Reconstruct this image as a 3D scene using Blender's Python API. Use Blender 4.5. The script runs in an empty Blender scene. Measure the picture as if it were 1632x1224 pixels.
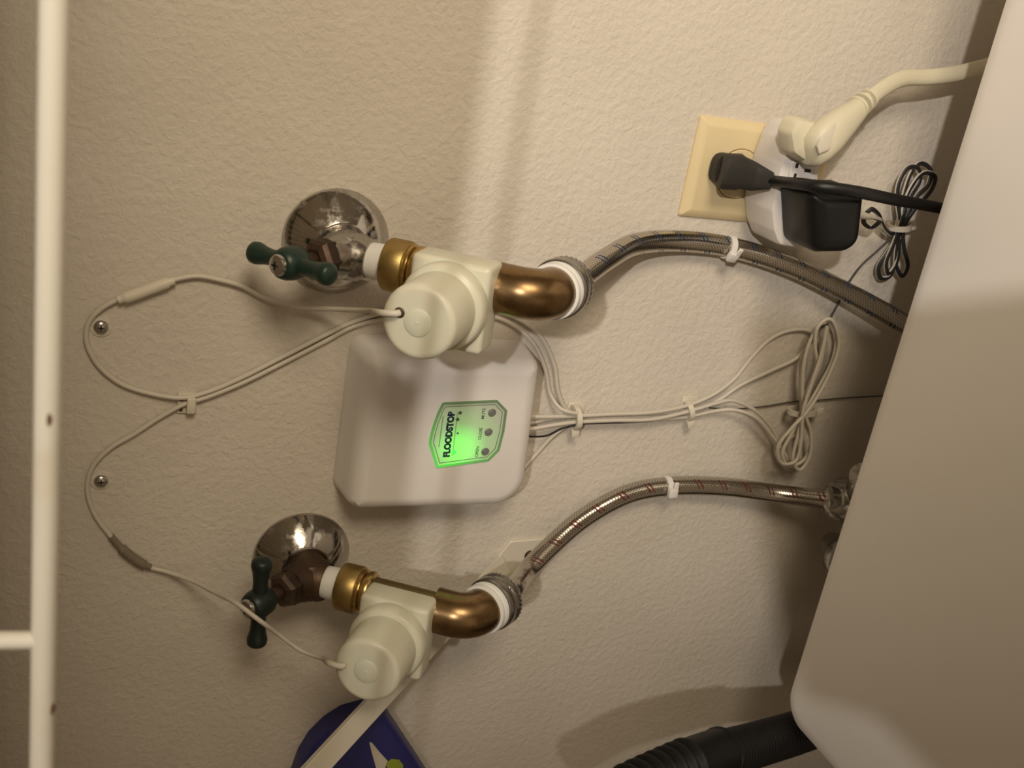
import bpy, bmesh, math, random
from mathutils import Vector, Matrix, Quaternion, noise
V = Vector
random.seed(7)
S = bpy.context.scene
COL = S.collection
PI = math.pi

# ------------------------------------------------------------------ camera
# World: wall_back is the plane y = 0, room at y < 0, Z up, X to the right when facing the wall.
# The photograph was taken with the camera rolled a quarter turn, so "up" lies to the left of the frame.
FPX = 1700.0
RX = V((0.16598723, -0.92350741, -0.34580674))     # world axes in the camera frame (x right, y down, z forward)
RY = V((-0.35460319, -0.38311218, 0.85292534))
RZ = V((-0.92016565, -0.01895055, -0.3910704))
CAM = V((0.0, -0.64537, 1.45))
right = V((RX.x, RY.x, RZ.x)); down = V((RX.y, RY.y, RZ.y)); fwd = V((RX.z, RY.z, RZ.z))
cd = bpy.data.cameras.new('camera'); cam = bpy.data.objects.new('camera', cd); COL.objects.link(cam)
rot = Matrix((right, -down, -fwd)).transposed()
cam.matrix_world = Matrix.Translation(CAM) @ rot.to_4x4()
cd.sensor_fit = 'HORIZONTAL'; cd.sensor_width = 36.0; cd.lens = FPX / 1632 * 36.0
cd.clip_start = 0.01; cd.clip_end = 50
cd.dof.use_dof = True; cd.dof.focus_distance = 0.68; cd.dof.aperture_fstop = 19.0
S.camera = cam

# ------------------------------------------------------------------ light and exposure
w = bpy.data.worlds.new('dim_room'); S.world = w; w.use_nodes = True
bg = w.node_tree.nodes['Background']; bg.inputs[0].default_value = (1.0, 0.79, 0.55, 1); bg.inputs[1].default_value = 0.50
ld = bpy.data.lights.new('ceiling_downlight', 'SPOT'); ld.energy = 315; ld.color = (1.0, 0.93, 0.85); ld.shadow_soft_size = 0.055
ld.spot_size = math.radians(23); ld.spot_blend = 1.0
lo = bpy.data.objects.new('ceiling_downlight', ld); lo.location = (1.29, -3.4, 3.41); COL.objects.link(lo)
lo.rotation_euler = (V((.16, 0, 1.02)) - V(lo.location)).to_track_quat('-Z', 'Y').to_euler()
lf = bpy.data.lights.new('added_fill_lamp', 'SPOT'); lf.energy = 53; lf.color = (1.0, 0.85, 0.63); lf.shadow_soft_size = .22  # unseen fill light, added at the right to brighten the wall
lf.spot_size = math.radians(60); lf.spot_blend = 1.0
of = bpy.data.objects.new('added_fill_lamp', lf); of.location = (.80, -1.10, 1.47); COL.objects.link(of)
of.rotation_euler = (V((.15, 0, 1.27)) - V(of.location)).to_track_quat('-Z', 'Y').to_euler()
S.view_settings.view_transform = 'Standard'; S.view_settings.look = 'None'
S.view_settings.exposure = 0.0; S.view_settings.gamma = 1.0; S.view_settings.use_curve_mapping = False
S.cycles.use_denoising = True

# ------------------------------------------------------------------ helpers
def at(u, v, h=0.0):
    """Point at distance h in front of the wall that the photograph shows at pixel (u, v)."""
    c = V((u - 816.0, v - 612.0, FPX))
    r = V((RX.dot(c), RY.dot(c), RZ.dot(c)))
    return CAM + r * ((-h - CAM.y) / r.y)

def onplane(u, v, P, n):
    c = V((u - 816.0, v - 612.0, FPX)); r = V((RX.dot(c), RY.dot(c), RZ.dot(c)))
    return CAM + r * ((V(P) - CAM).dot(n) / r.dot(n))

BASE = {}
def empty(name, loc, label=None, cat=None, group=None):
    o = bpy.data.objects.new(name, None); o.empty_display_size = .02; COL.objects.link(o); o.location = loc
    BASE[o] = V(loc); tag(o, label, cat, group); return o
def tag(o, label=None, cat=None, group=None, kind=None):
    if label: o['label'] = label
    if cat: o['category'] = cat
    if group: o['group'] = group
    if kind: o['kind'] = kind
    return o
def obj(name, bm, m, parent=None, smooth=True, angle=40, loc=None):
    """ONE mesh object; vertices are given in world coordinates."""
    base = V((0, 0, 0))
    if parent is not None: base = BASE[parent]
    elif loc is not None: base = V(loc)
    me = bpy.data.meshes.new(name)
    bmesh.ops.recalc_face_normals(bm, faces=bm.faces)
    bmesh.ops.translate(bm, verts=bm.verts, vec=-base)
    if smooth:
        for f in bm.faces: f.smooth = True
        ca = math.radians(angle)
        for e in bm.edges:
            if len(e.link_faces) == 2 and e.calc_face_angle(0) > ca: e.smooth = False
    bm.to_mesh(me); bm.free()
    o = bpy.data.objects.new(name, me); COL.objects.link(o)
    if m is not None: me.materials.append(m)
    if parent is not None:
        o.parent = parent; BASE[o] = base
    else:
        o.location = base; BASE[o] = base
    return o
def frame(z, x=None):
    z = V(z).normalized()
    x = V(x) if x is not None else V((1, 0, 0)) if abs(z.x) < .9 else V((0, 0, 1))
    x = (x - z * x.dot(z)).normalized(); y = z.cross(x)
    return Matrix((x, y, z)).transposed()
def lathe(bm, prof, o, axis, n=40, x=None, knurl=None):
    """prof: list of (radius, distance along axis). Closed with caps."""
    F = frame(axis, x); o = V(o); rings = []
    for r, t in prof:
        ring = []
        for k in range(n):
            a = 2 * PI * k / n; rr = r
            if knurl and k % 2: rr = r - knurl
            ring.append(bm.verts.new(o + F @ V((rr * math.cos(a), rr * math.sin(a), t))))
        rings.append(ring)
    for a, b in zip(rings, rings[1:]):
        for k in range(n): bm.faces.new((a[k], a[(k + 1) % n], b[(k + 1) % n], b[k]))
    bm.faces.new(rings[0][::-1]); bm.faces.new(rings[-1]); return bm
def spline(pts, n=8):
    pts = [V(p) for p in pts]; P = [pts[0] * 2 - pts[1]] + pts + [pts[-1] * 2 - pts[-2]]; out = []
    for i in range(1, len(P) - 2):
        p0, p1, p2, p3 = P[i - 1:i + 3]
        # centripetal Catmull-Rom
        t1 = max((p1 - p0).length, 1e-6) ** .5; t2 = t1 + max((p2 - p1).length, 1e-6) ** .5; t3 = t2 + max((p3 - p2).length, 1e-6) ** .5
        for k in range(n):
            t = t1 + (t2 - t1) * k / n
            a1 = p0 * ((t1 - t) / t1) + p1 * (t / t1)
            a2 = p1 * ((t2 - t) / (t2 - t1)) + p2 * ((t - t1) / (t2 - t1))
            a3 = p2 * ((t3 - t) / (t3 - t2)) + p3 * ((t - t2) / (t3 - t2))
            b1 = a1 * ((t2 - t) / t2) + a2 * (t / t2); b2 = a2 * ((t3 - t) / (t3 - t1)) + a3 * ((t - t1) / (t3 - t1))
            out.append(b1 * ((t2 - t) / (t2 - t1)) + b2 * ((t - t1) / (t2 - t1)))
    out.append(pts[-1]); return out
def resample(pts, step):
    out = [pts[0]]; acc = 0
    for a, b in zip(pts, pts[1:]):
        L = (b - a).length; d = step - acc
        while d <= L and L > 0:
            out.append(a.lerp(b, d / L)); d += step
        acc = L - (d - step)
    if (out[-1] - pts[-1]).length > step * .3: out.append(pts[-1])
    else: out[-1] = pts[-1]
    return out
def sweep(bm, pts, r, sides=14, r2=None, ref=None, uv=True, cap=True):
    """Tube along pts; r is a number or f(length); r2 = second half-axis (flat cord), ref = direction of the r2 axis."""
    n = len(pts); L = [0]
    for a, b in zip(pts, pts[1:]): L.append(L[-1] + (b - a).length)
    T = [(pts[min(i + 1, n - 1)] - pts[max(i - 1, 0)]).normalized() for i in range(n)]
    nrm = frame(T[0]).col[0].copy() if ref is None else None
    lay = bm.loops.layers.uv.verify(); rings = []
    for i in range(n):
        if ref is not None:
            rf = V(ref); b = (rf - T[i] * rf.dot(T[i])).normalized(); nn = b.cross(T[i])
        else:
            if i: nrm = T[i - 1].rotation_difference(T[i]) @ nrm
            nrm = (nrm - T[i] * nrm.dot(T[i])).normalized(); nn = nrm; b = T[i].cross(nn)
        ra = r(L[i]) if callable(r) else r
        rb = ra if r2 is None else (r2(L[i]) if callable(r2) else r2)
        rings.append([bm.verts.new(pts[i] + nn * (ra * math.cos(2 * PI * k / sides)) + b * (rb * math.sin(2 * PI * k / sides))) for k in range(sides)])
    for i in range(n - 1):
        for k in range(sides):
            f = bm.faces.new((rings[i][k], rings[i][(k + 1) % sides], rings[i + 1][(k + 1) % sides], rings[i + 1][k]))
            for lp, (uu, vv) in zip(f.loops, ((L[i], k), (L[i], k + 1), (L[i + 1], k + 1), (L[i + 1], k))):
                lp[lay].uv = (uu, vv / sides)
    if cap: bm.faces.new(rings[0][::-1]); bm.faces.new(rings[-1])
    return bm
def tube(pts, r, step=.002, sides=12, **k):
    return sweep(bmesh.new(), resample(spline(pts, 10), step), r, sides, **k)
def box(bm, c, size, F=None, bev=0.0, seg=3):
    F = F or Matrix.Identity(3); r = bmesh.ops.create_cube(bm, size=1.0)
    vs = r['verts']
    for v in vs: v.co = V(c) + F @ V((v.co.x * size[0], v.co.y * size[1], v.co.z * size[2]))
    if bev:
        bm.normal_update()
        es = list({e for v in vs for e in v.link_edges})
        bmesh.ops.bevel(bm, geom=es, offset=bev, segments=seg, profile=.5, affect='EDGES')
    return bm
class RoundedPoly(list): pass
def rounded_poly(pts, radii, n=6):
    """2-D polygon with rounded corners."""
    pts = [tuple(p)[:2] for p in pts]
    out = RoundedPoly(); out.src = (pts, radii, n); m = len(pts)
    for i in range(m):
        p = V(pts[i]); a = V(pts[i - 1]) - p; b = V(pts[(i + 1) % m]) - p
        r = radii[i] if isinstance(radii, (list, tuple)) else radii
        ang = a.angle(b); d = min(r / math.tan(ang / 2), a.length * .49, b.length * .49)
        r = d * math.tan(ang / 2); pa = p + a.normalized() * d; pb = p + b.normalized() * d
        c = p + (a.normalized() + b.normalized()).normalized() * (r / math.sin(ang / 2))
        va = pa - c; vb = pb - c; th = va.angle(vb) if r > 1e-9 else 0
        sgn = 1 if (va.x * vb.y - va.y * vb.x) > 0 else -1
        for k in range(n + 1):
            t = sgn * th * k / n
            out.append(c + V((va.x * math.cos(t) - va.y * math.sin(t), va.x * math.sin(t) + va.y * math.cos(t))))
    return out
def inset_poly(poly, d):
    """the same rounded polygon moved inwards by d (corner radii shrink with it)."""
    pts, radii, n = poly.src; m = len(pts)
    area = sum(pts[i - 1][0] * pts[i][1] - pts[i][0] * pts[i - 1][1] for i in range(m))
    sg = 1 if area > 0 else -1; out = []
    for i in range(m):
        p = V(pts[i]); a = (p - V(pts[i - 1])).normalized(); b = (V(pts[(i + 1) % m]) - p).normalized()
        na = V((-a.y, a.x)) * sg; nb = V((-b.y, b.x)) * sg
        out.append(p + (na + nb) * (d / (1 + na.dot(nb))))
    rr = radii if isinstance(radii, (list, tuple)) else [radii] * m
    return rounded_poly(out, [max(r - d, r * .25, .0002) for r in rr], n)
def stack(bm, loops, to3):
    """loft between (polygon, height) loops."""
    rings = [[bm.verts.new(to3(p, h)) for p in poly] for poly, h in loops]
    for a, b in zip(rings, rings[1:]):
        for k in range(len(a)): bm.faces.new((a[k], a[(k + 1) % len(a)], b[(k + 1) % len(a)], b[k]))
    bm.faces.new(rings[0][::-1]); bm.faces.new(rings[-1]); return bm
def wall3(p, h): return V((p.x, -h, p.y))

# ------------------------------------------------------------------ materials
def mat(name, col, rough=.5, metal=0.0, spec=.5, **k):
    m = bpy.data.materials.new(name); m.use_nodes = True; p = m.node_tree.nodes['Principled BSDF']
    p.inputs['Base Color'].default_value = (*col, 1); p.inputs['Roughness'].default_value = rough
    p.inputs['Metallic'].default_value = metal; p.inputs['Specular IOR Level'].default_value = spec
    for a, b in k.items(): p.inputs[a.replace('_', ' ')].default_value = b
    return m
class N:
    def __init__(s, m): s.t = m.node_tree; s.p = s.t.nodes['Principled BSDF']
    def new(s, k, **kw):
        n = s.t.nodes.new(k)
        for a, b in kw.items(): setattr(n, a, b)
        return n
    def link(s, a, b): s.t.links.new(a, b)
    def coord(s, out='Object', scale=None):
        c = s.new('ShaderNodeTexCoord').outputs[out]
        if scale:
            mp = s.new('ShaderNodeMapping'); mp.inputs['Scale'].default_value = scale; s.link(c, mp.inputs[0]); c = mp.outputs[0]
        return c
    def noise(s, vec, scale, detail=3, rough=.55, dist=0):
        n = s.new('ShaderNodeTexNoise'); n.inputs['Scale'].default_value = scale; n.inputs['Detail'].default_value = detail
        n.inputs['Roughness'].default_value = rough; n.inputs['Distortion'].default_value = dist
        s.link(vec, n.inputs['Vector']); return n.outputs['Fac']
    def ramp(s, fac, stops):
        r = s.new('ShaderNodeValToRGB'); e = r.color_ramp.elements
        while len(e) < len(stops): e.new(.5)
        for q, (pos, c) in zip(e, stops): q.position = pos; q.color = (*c, 1) if len(c) == 3 else c
        s.link(fac, r.inputs[0]); return r.outputs[0]
    def math(s, op, a, b=None, c=None):
        n = s.new('ShaderNodeMath', operation=op)
        for i, q in enumerate((a, b, c)):
            if q is None: continue
            if isinstance(q, (int, float)): n.inputs[i].default_value = q
            else: s.link(q, n.inputs[i])
        return n.outputs[0]
    def mix(s, fac, a, b):
        n = s.new('ShaderNodeMix', data_type='RGBA')
        if isinstance(fac, (int, float)): n.inputs[0].default_value = fac
        else: s.link(fac, n.inputs[0])
        for i, q in ((6, a), (7, b)):
            if isinstance(q, tuple): n.inputs[i].default_value = (*q, 1)
            else: s.link(q, n.inputs[i])
        return n.outputs[2]
    def bump(s, hgt, strength=.5, dist=.001):
        b = s.new('ShaderNodeBump'); b.inputs['Strength'].default_value = strength; b.inputs['Distance'].default_value = dist
        s.link(hgt, b.inputs['Height']); s.link(b.outputs[0], s.p.inputs['Normal']); return b

def wall_material():
    m = mat('textured_wall_paint', (.62, .57, .50), .62, spec=.25); n = N(m); c = n.coord()
    a = n.noise(c, 190, 3, .55, .3); b = n.noise(c, 420, 2, .5); g = n.noise(c, 26, 2)
    h = n.math('ADD', n.ramp(a, [(.38, (0, 0, 0)), (.66, (1, 1, 1))]), n.math('MULTIPLY', b, .45))
    h = n.math('ADD', h, n.math('MULTIPLY', g, 1.2))
    n.bump(h, .45, .0008)
    n.link(n.mix(n.ramp(n.noise(c, 9, 4), [(.35, (0, 0, 0)), (.7, (1, 1, 1))]), (.60, .545, .47), (.645, .59, .515)), n.p.inputs['Base Color'])
    return m
M_wall = wall_material()
M_dim = mat('light_cutting_brown', (.13, .105, .08), .7)  # unseen ceiling and header coloured dark to lower the ambient light
M_floor = mat('vinyl_floor', (.30, .25, .19), .5)
M_white_enamel = mat('white_enamel', (.93, .89, .85), .30, spec=.5)
def stained_enamel():
    m = mat('stained_white_vinyl_coating', (.86, .82, .70), .42, spec=.35); n = N(m); c = n.coord()
    k = n.noise(c, 30, 4)
    n.link(n.mix(n.ramp(k, [(.55, (0, 0, 0)), (.85, (1, 1, 1))]), (.86, .82, .70), (.74, .66, .50)), n.p.inputs['Base Color']); return m
M_coat = stained_enamel()
M_rust = mat('rust', (.16, .07, .03), .8)
def chrome(name, col=(.62, .60, .57), rough=.12, spots=.5):
    m = mat(name, col, rough, 1.0); n = N(m); c = n.coord()
    a = n.noise(c, 120, 5, .7); b = n.noise(c, 40, 3, .6)
    k = n.ramp(n.math('ADD', n.math('MULTIPLY', a, .6), n.math('MULTIPLY', b, .4)), [(spots, (0, 0, 0)), (spots + .12, (1, 1, 1))])
    n.link(n.mix(k, col, (.20, .16, .12)), n.p.inputs['Base Color'])
    n.link(n.math('MULTIPLY_ADD', k, .4, rough), n.p.inputs['Roughness'])
    n.link(n.math('SUBTRACT', 1.0, n.math('MULTIPLY', k, .45)), n.p.inputs['Metallic'])
    n.bump(a, .15, .0006); return m
M_chrome = chrome('pitted_chrome', (.52, .50, .47), .09, spots=.53)
M_chrome_dark = chrome('tarnished_chrome', (.42, .40, .37), .22, .50)
M_steel = mat('steel', (.55, .53, .50), .25, 1.0)
M_knurl = mat('nickel_plating', (.36, .34, .31), .28, 1.0)
def brass(name, c1, c2, rough, metal=1.0, sc=60):
    m = mat(name, c1, rough, metal); n = N(m); c = n.coord(); a = n.noise(c, sc, 5, .6)
    n.link(n.mix(n.ramp(a, [(.35, (0, 0, 0)), (.68, (1, 1, 1))]), c1, c2), n.p.inputs['Base Color'])
    n.link(n.math('MULTIPLY_ADD', a, .25, rough - .1), n.p.inputs['Roughness']); return m
M_brass = brass('yellow_brass', (.52, .38, .15), (.42, .29, .11), .42)
M_brass_b = brass('polished_brass', (.62, .44, .18), (.50, .34, .12), .25)
M_copper = brass('brown_cast_brass', (.30, .195, .095), (.20, .125, .06), .27)
M_bronze = brass('tarnished_bronze', (.12, .075, .045), (.06, .04, .03), .48, .75)
M_pipe = brass('dull_brass_pipe', (.24, .18, .075), (.18, .135, .055), .48, .85)
M_green = mat('green_enamel', (.010, .030, .021), .42)
M_green_d = mat('worn_dark_green_enamel', (.006, .014, .012), .45)
M_plastic = mat('cream_nylon', (.64, .62, .49), .38, Subsurface_Weight=.25, Subsurface_Scale=.006)
M_tape = mat('white_thread_tape', (.80, .79, .76), .55)
M_white = mat('white_abs_plastic', (.76, .72, .69), .36)
M_whitec = mat('white_cable_jacket', (.59, .54, .46), .5)
M_offwhite = mat('aged_white_plastic', (.66, .61, .50), .42)
M_ivory = mat('ivory_plastic', (.70, .58, .35), .33)
M_ivory_d = mat('ivory_receptacle', (.64, .53, .32), .38)
M_crm = mat('cream_vinyl', (.66, .61, .46), .42)
M_black = mat('black_plastic', (.006, .006, .0065), .42, spec=.35)
M_blackm = mat('black_rubber', (.008, .008, .009), .5, spec=.35)
M_greyr = mat('worn_black_rubber', (.030, .027, .024), .6, spec=.35)
M_dark = mat('dark_recess', (.012, .010, .009), .7)
M_blue = mat('blue_plastic_film', (.030, .030, .16), .38)
M_lime = mat('lime_print', (.30, .38, .04), .5)
M_btn = mat('grey_rubber_button', (.17, .17, .16), .5)
M_ink = mat('navy_ink', (.015, .03, .07), .5)
M_inkg = mat('grey_green_ink', (.06, .11, .07), .5)
M_fab = mat('beige_cotton', (.5, .43, .34), .9)
M_card = mat('plain_board', (.45, .36, .26), .8)
def emis(name, col, s):
    m = mat(name, (0, .3, .02), .4); p = m.node_tree.nodes['Principled BSDF']
    p.inputs['Emission Color'].default_value = (*col, 1); p.inputs['Emission Strength'].default_value = s; return m
M_led = emis('green_led', (.02, 1.0, .03), 3.5)

def braid(name, mark):
    """woven stainless braid with pairs of coloured tracer dashes; UV = (length in m, turn)."""
    m = mat(name, (.55, .52, .47), .20, 1.0); n = N(m)
    sp = n.new('ShaderNodeSeparateXYZ'); n.link(n.coord('UV'), sp.inputs[0]); u, v = sp.outputs[0], sp.outputs[1]
    def wave(sgn, ku, kv):
        return n.math('SINE', n.math('ADD', n.math('MULTIPLY', u, ku * 2 * PI), n.math('MULTIPLY', v, sgn * kv * 2 * PI)))
    a, b = wave(1, 420, 14), wave(-1, 420, 14)
    hgt = n.math('MAXIMUM', a, b)
    dark = n.ramp(n.math('MULTIPLY_ADD', hgt, .5, .5), [(.28, (.22, .20, .17)), (.80, (.60, .56, .50))])
    # tracers: two thin helical lines, kept only on part of their turn
    ph = n.math('FRACT', n.math('SUBTRACT', n.math('MULTIPLY', u, 46), v))
    l1 = n.math('LESS_THAN', n.math('ABSOLUTE', n.math('SUBTRACT', ph, .44)), .035)
    l2 = n.math('LESS_THAN', n.math('ABSOLUTE', n.math('SUBTRACT', ph, .60)), .035)
    gate = n.math('LESS_THAN', n.math('FRACT', n.math('MULTIPLY', v, 3.0)), .50)
    k = n.math('MULTIPLY', n.math('MAXIMUM', l1, l2), gate)
    n.link(n.mix(k, dark, mark), n.p.inputs['Base Color'])
    n.link(n.math('SUBTRACT', 1.0, n.math('MULTIPLY', k, .8)), n.p.inputs['Metallic'])
    n.bump(hgt, .10, .0002); return m
M_braid_blue = braid('steel_braid_blue_tracer', (.03, .05, .10))
M_braid_red = braid('steel_braid_red_tracer', (.13, .035, .03))
def striped_wire():
    m = mat('white_wire_with_black_stripe', (.68, .63, .56), .45); n = N(m)
    sp = n.new('ShaderNodeSeparateXYZ'); n.link(n.coord('UV'), sp.inputs[0])
    k = n.math('LESS_THAN', n.math('ABSOLUTE', n.math('SUBTRACT', sp.outputs[1], .5)), .17)
    n.link(n.mix(k, (.68, .63, .56), (.02, .02, .02)), n.p.inputs['Base Color']); return m
M_stripe = striped_wire()

# ------------------------------------------------------------------ the setting
def slab(name, x0, x1, y0, y1, z0, z1, m):
    bm = box(bmesh.new(), ((x0 + x1) / 2, (y0 + y1) / 2, (z0 + z1) / 2), (x1 - x0, y1 - y0, z1 - z0))
    return tag(obj(name, bm, m, smooth=False), kind='structure')
slab('wall_back', -.95, 2.4, 0, .1, 0, 3.7, M_wall)
slab('wall_left', -1.05, -.95, -2.0, .1, 0, 3.7, M_wall)
slab('floor', -1.05, 2.4, -3.8, .1, -.1, 0, M_floor)
slab('ceiling', -1.05, 2.5, -4.0, .1, 3.7, 3.8, M_dim)
slab('wall_front', -1.05, 2.5, -4.1, -4.0, 2.1, 3.7, M_dim)          # header added over the open front to cut ambient light
slab('wall_right', .70, .80, -.55, .1, 0, 3.7, M_wall)                # recess side added to block light behind the machine

# ------------------------------------------------------------------ washing machine
ZT = .92
def washer():
    t = empty('washing_machine', (-.16, -.44, 0), 'white enamelled washing machine with smooth rounded top close to the wall', 'washing machine')
    pl = rounded_poly([(-.4985, -.0985), (-.4985, -.78), (.19, -.78), (.19, -.0985)], [.026, .03, .03, .026], 8)
    def to3(p, h): return V((p.x, p.y, h))
    L = [(inset_poly(pl, d), z) for d, z in ((.004, ZT - .05), (0, ZT - .046), (0, ZT - .012), (.0014, ZT - .006), (.0045, ZT - .002), (.009, ZT - .0004), (.014, ZT))]
    obj('top_panel', stack(bmesh.new(), L, to3), M_white_enamel, t, angle=30)
    p2 = inset_poly(pl, .006)
    obj('cabinet', stack(bmesh.new(), [(p2, .02), (p2, ZT - .05)], to3), M_white_enamel, t)
    for x, y in ((-.46, -.14), (-.46, -.74), (.15, -.14), (.15, -.74)):
        obj('foot', lathe(bmesh.new(), [(.022, 0), (.022, .012), (.012, .012), (.012, .022)], (x, y, 0), (0, 0, 1), 16), M_blackm, t)
    lid = rounded_poly([(-.42, -.40), (-.42, -.765), (.11, -.765), (.11, -.40)], .03, 6)
    obj('lid', stack(bmesh.new(), [(lid, ZT - .002), (lid, ZT + .006), (inset_poly(lid, .004), ZT + .009)], to3), M_white_enamel, t)
washer()

# ------------------------------------------------------------------ wire shelf near the camera
def shelf():
    hr, zr, rr = .415, 1.4521, .0028
    t = empty('wire_shelf', (-.15, 0, 1.476), 'white coated wire shelf whose front rail crosses the upper edge of the wall view', 'shelf')
    x0, x1 = -.78, .62
    def rod(a, b, r, s=14): return sweep(bmesh.new(), resample([V(a), V(b)], .05), r, s)
    rail = obj('front_rail', rod((x0, -hr, zr), (x1, -hr, zr), rr, 20), M_coat, t)
    obj('deck_rail', rod((x0, -hr + .004, zr + .027), (x1, -hr + .004, zr + .027), .0028), M_coat, t)
    obj('back_rail', rod((x0, -.008, zr + .038), (x1, -.008, zr + .038), .0028), M_coat, t)
    obj('middle_rail', rod((x0, -.20, zr + .027), (x1, -.20, zr + .027), .0028), M_coat, t)
    xs = at(30, 1022, hr).x
    for k in range(-1, 2):
        x = xs + .62 * k
        if x0 < x < x1: obj('rail_hook', rod((x, -hr, zr + .001), (x, -hr + .003, zr + .028), .0021), M_coat, t)
    k = 0; proto = None; x = x0 + .012
    while x < x1:
        if proto is None:
            proto = obj('deck_wire', rod((x, -hr + .002, zr + .0315), (x, -.004, zr + .0315), .0016, 8), M_coat, t); px = x
        else:
            c = proto.copy(); COL.objects.link(c); c.parent = t; c.location = (x - px, 0, 0)
        x += .0254
    for (u, v), al, hx, hw in (((74, 661), .15, .0016, .0006), ((79, 1124), 1.0, .0018, .0009)):
        p = at(u, v, hr); p.y = -hr; p.z = zr
        n1 = (CAM - p); n1.x = 0; n1.normalize(); n2 = V((0, n1.z, -n1.y))
        if n2.z > 0: n2 = -n2
        d = n1 * math.cos(al) + n2 * math.sin(al); F = Matrix((V((1, 0, 0)), d.cross(V((1, 0, 0))), d)).transposed()
        bm = bmesh.new(); bmesh.ops.create_icosphere(bm, subdivisions=2, radius=1)
        for q in bm.verts: q.co = p + d * (rr - .0001) + F @ V((q.co.x * hx * (1 + .3 * q.co.y), q.co.y * hw, q.co.z * .00035))
        tag(obj('rust_spot', bm, M_rust, t), 'rusty chip in the white coating')
    # folded laundry on the deck (above the frame; it shades the upper wall)
    zt = zr + .0335
    for i, (xa, xb) in enumerate(((-.76, -.42), (-.41, -.07), (-.06, .27), (.28, .61))):
        tw = empty('folded_towel', ((xa + xb) / 2, -.21, zt), 'beige folded towel stack on the wire shelf deck, ' + ('farthest left', 'second from the left', 'third from the left', 'farthest right')[i], 'towel', 'folded towels on the wire shelf')
        for q in range(5):
            bm = box(bmesh.new(), ((xa + xb) / 2, -.2240, zt + .024 + .047 * q), (xb - xa - .002, .402, .048), None, .005 if q == 0 else .018, 3)
            obj('fold', bm, M_fab, tw)
shelf()

# ------------------------------------------------------------------ shelf brace
def brace():
    A = at(842, 882); A.y = 0
    t = empty('shelf_brace', A, 'flat white metal shelf brace slanting from a screwed foot behind the lower valve', 'bracket')
    st = at(806, 898, .0045); d = (at(556, 1170, .105) - st).normalized(); L = .40; wd = .0078
    nrm = V((.0, -1, .35)); nrm = (nrm - d * nrm.dot(d)).normalized(); sx_ = d.cross(nrm)
    F = Matrix((sx_, d, nrm)).transposed(); bm = bmesh.new()
    box(bm, st + d * (L / 2), (wd * 2, L, .0022), F, .0006, 1)
    for sg in (-1, 1): box(bm, st + d * (L / 2) + sx_ * (sg * (wd - .0009)) - nrm * .0014, (.0018, L, .0040), F, .0005, 1)
    obj('strut', bm, M_offwhite, t)
    q = [V((p.x, p.z)) for p in (at(u, v) for u, v in ((792, 884), (812, 860), (872, 855), (886, 862), (868, 890), (838, 914), (790, 925)))]
    if sum(q[i - 1].x * q[i].y - q[i].x * q[i - 1].y for i in range(len(q))) < 0: q = q[::-1]
    pl = rounded_poly(q, .003, 4)
    obj('foot_plate', stack(bmesh.new(), [(pl, 0), (pl, .0022), (inset_poly(pl, .0008), .003)], wall3), M_offwhite, t)
    sc = obj('screw', lathe(bmesh.new(), [(.0045, .003), (.0043, .0042), (.0025, .0052), (.0003, .0054)], A, (0, -1, 0), 20), M_bronze, t)
    return t
brace()

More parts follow.
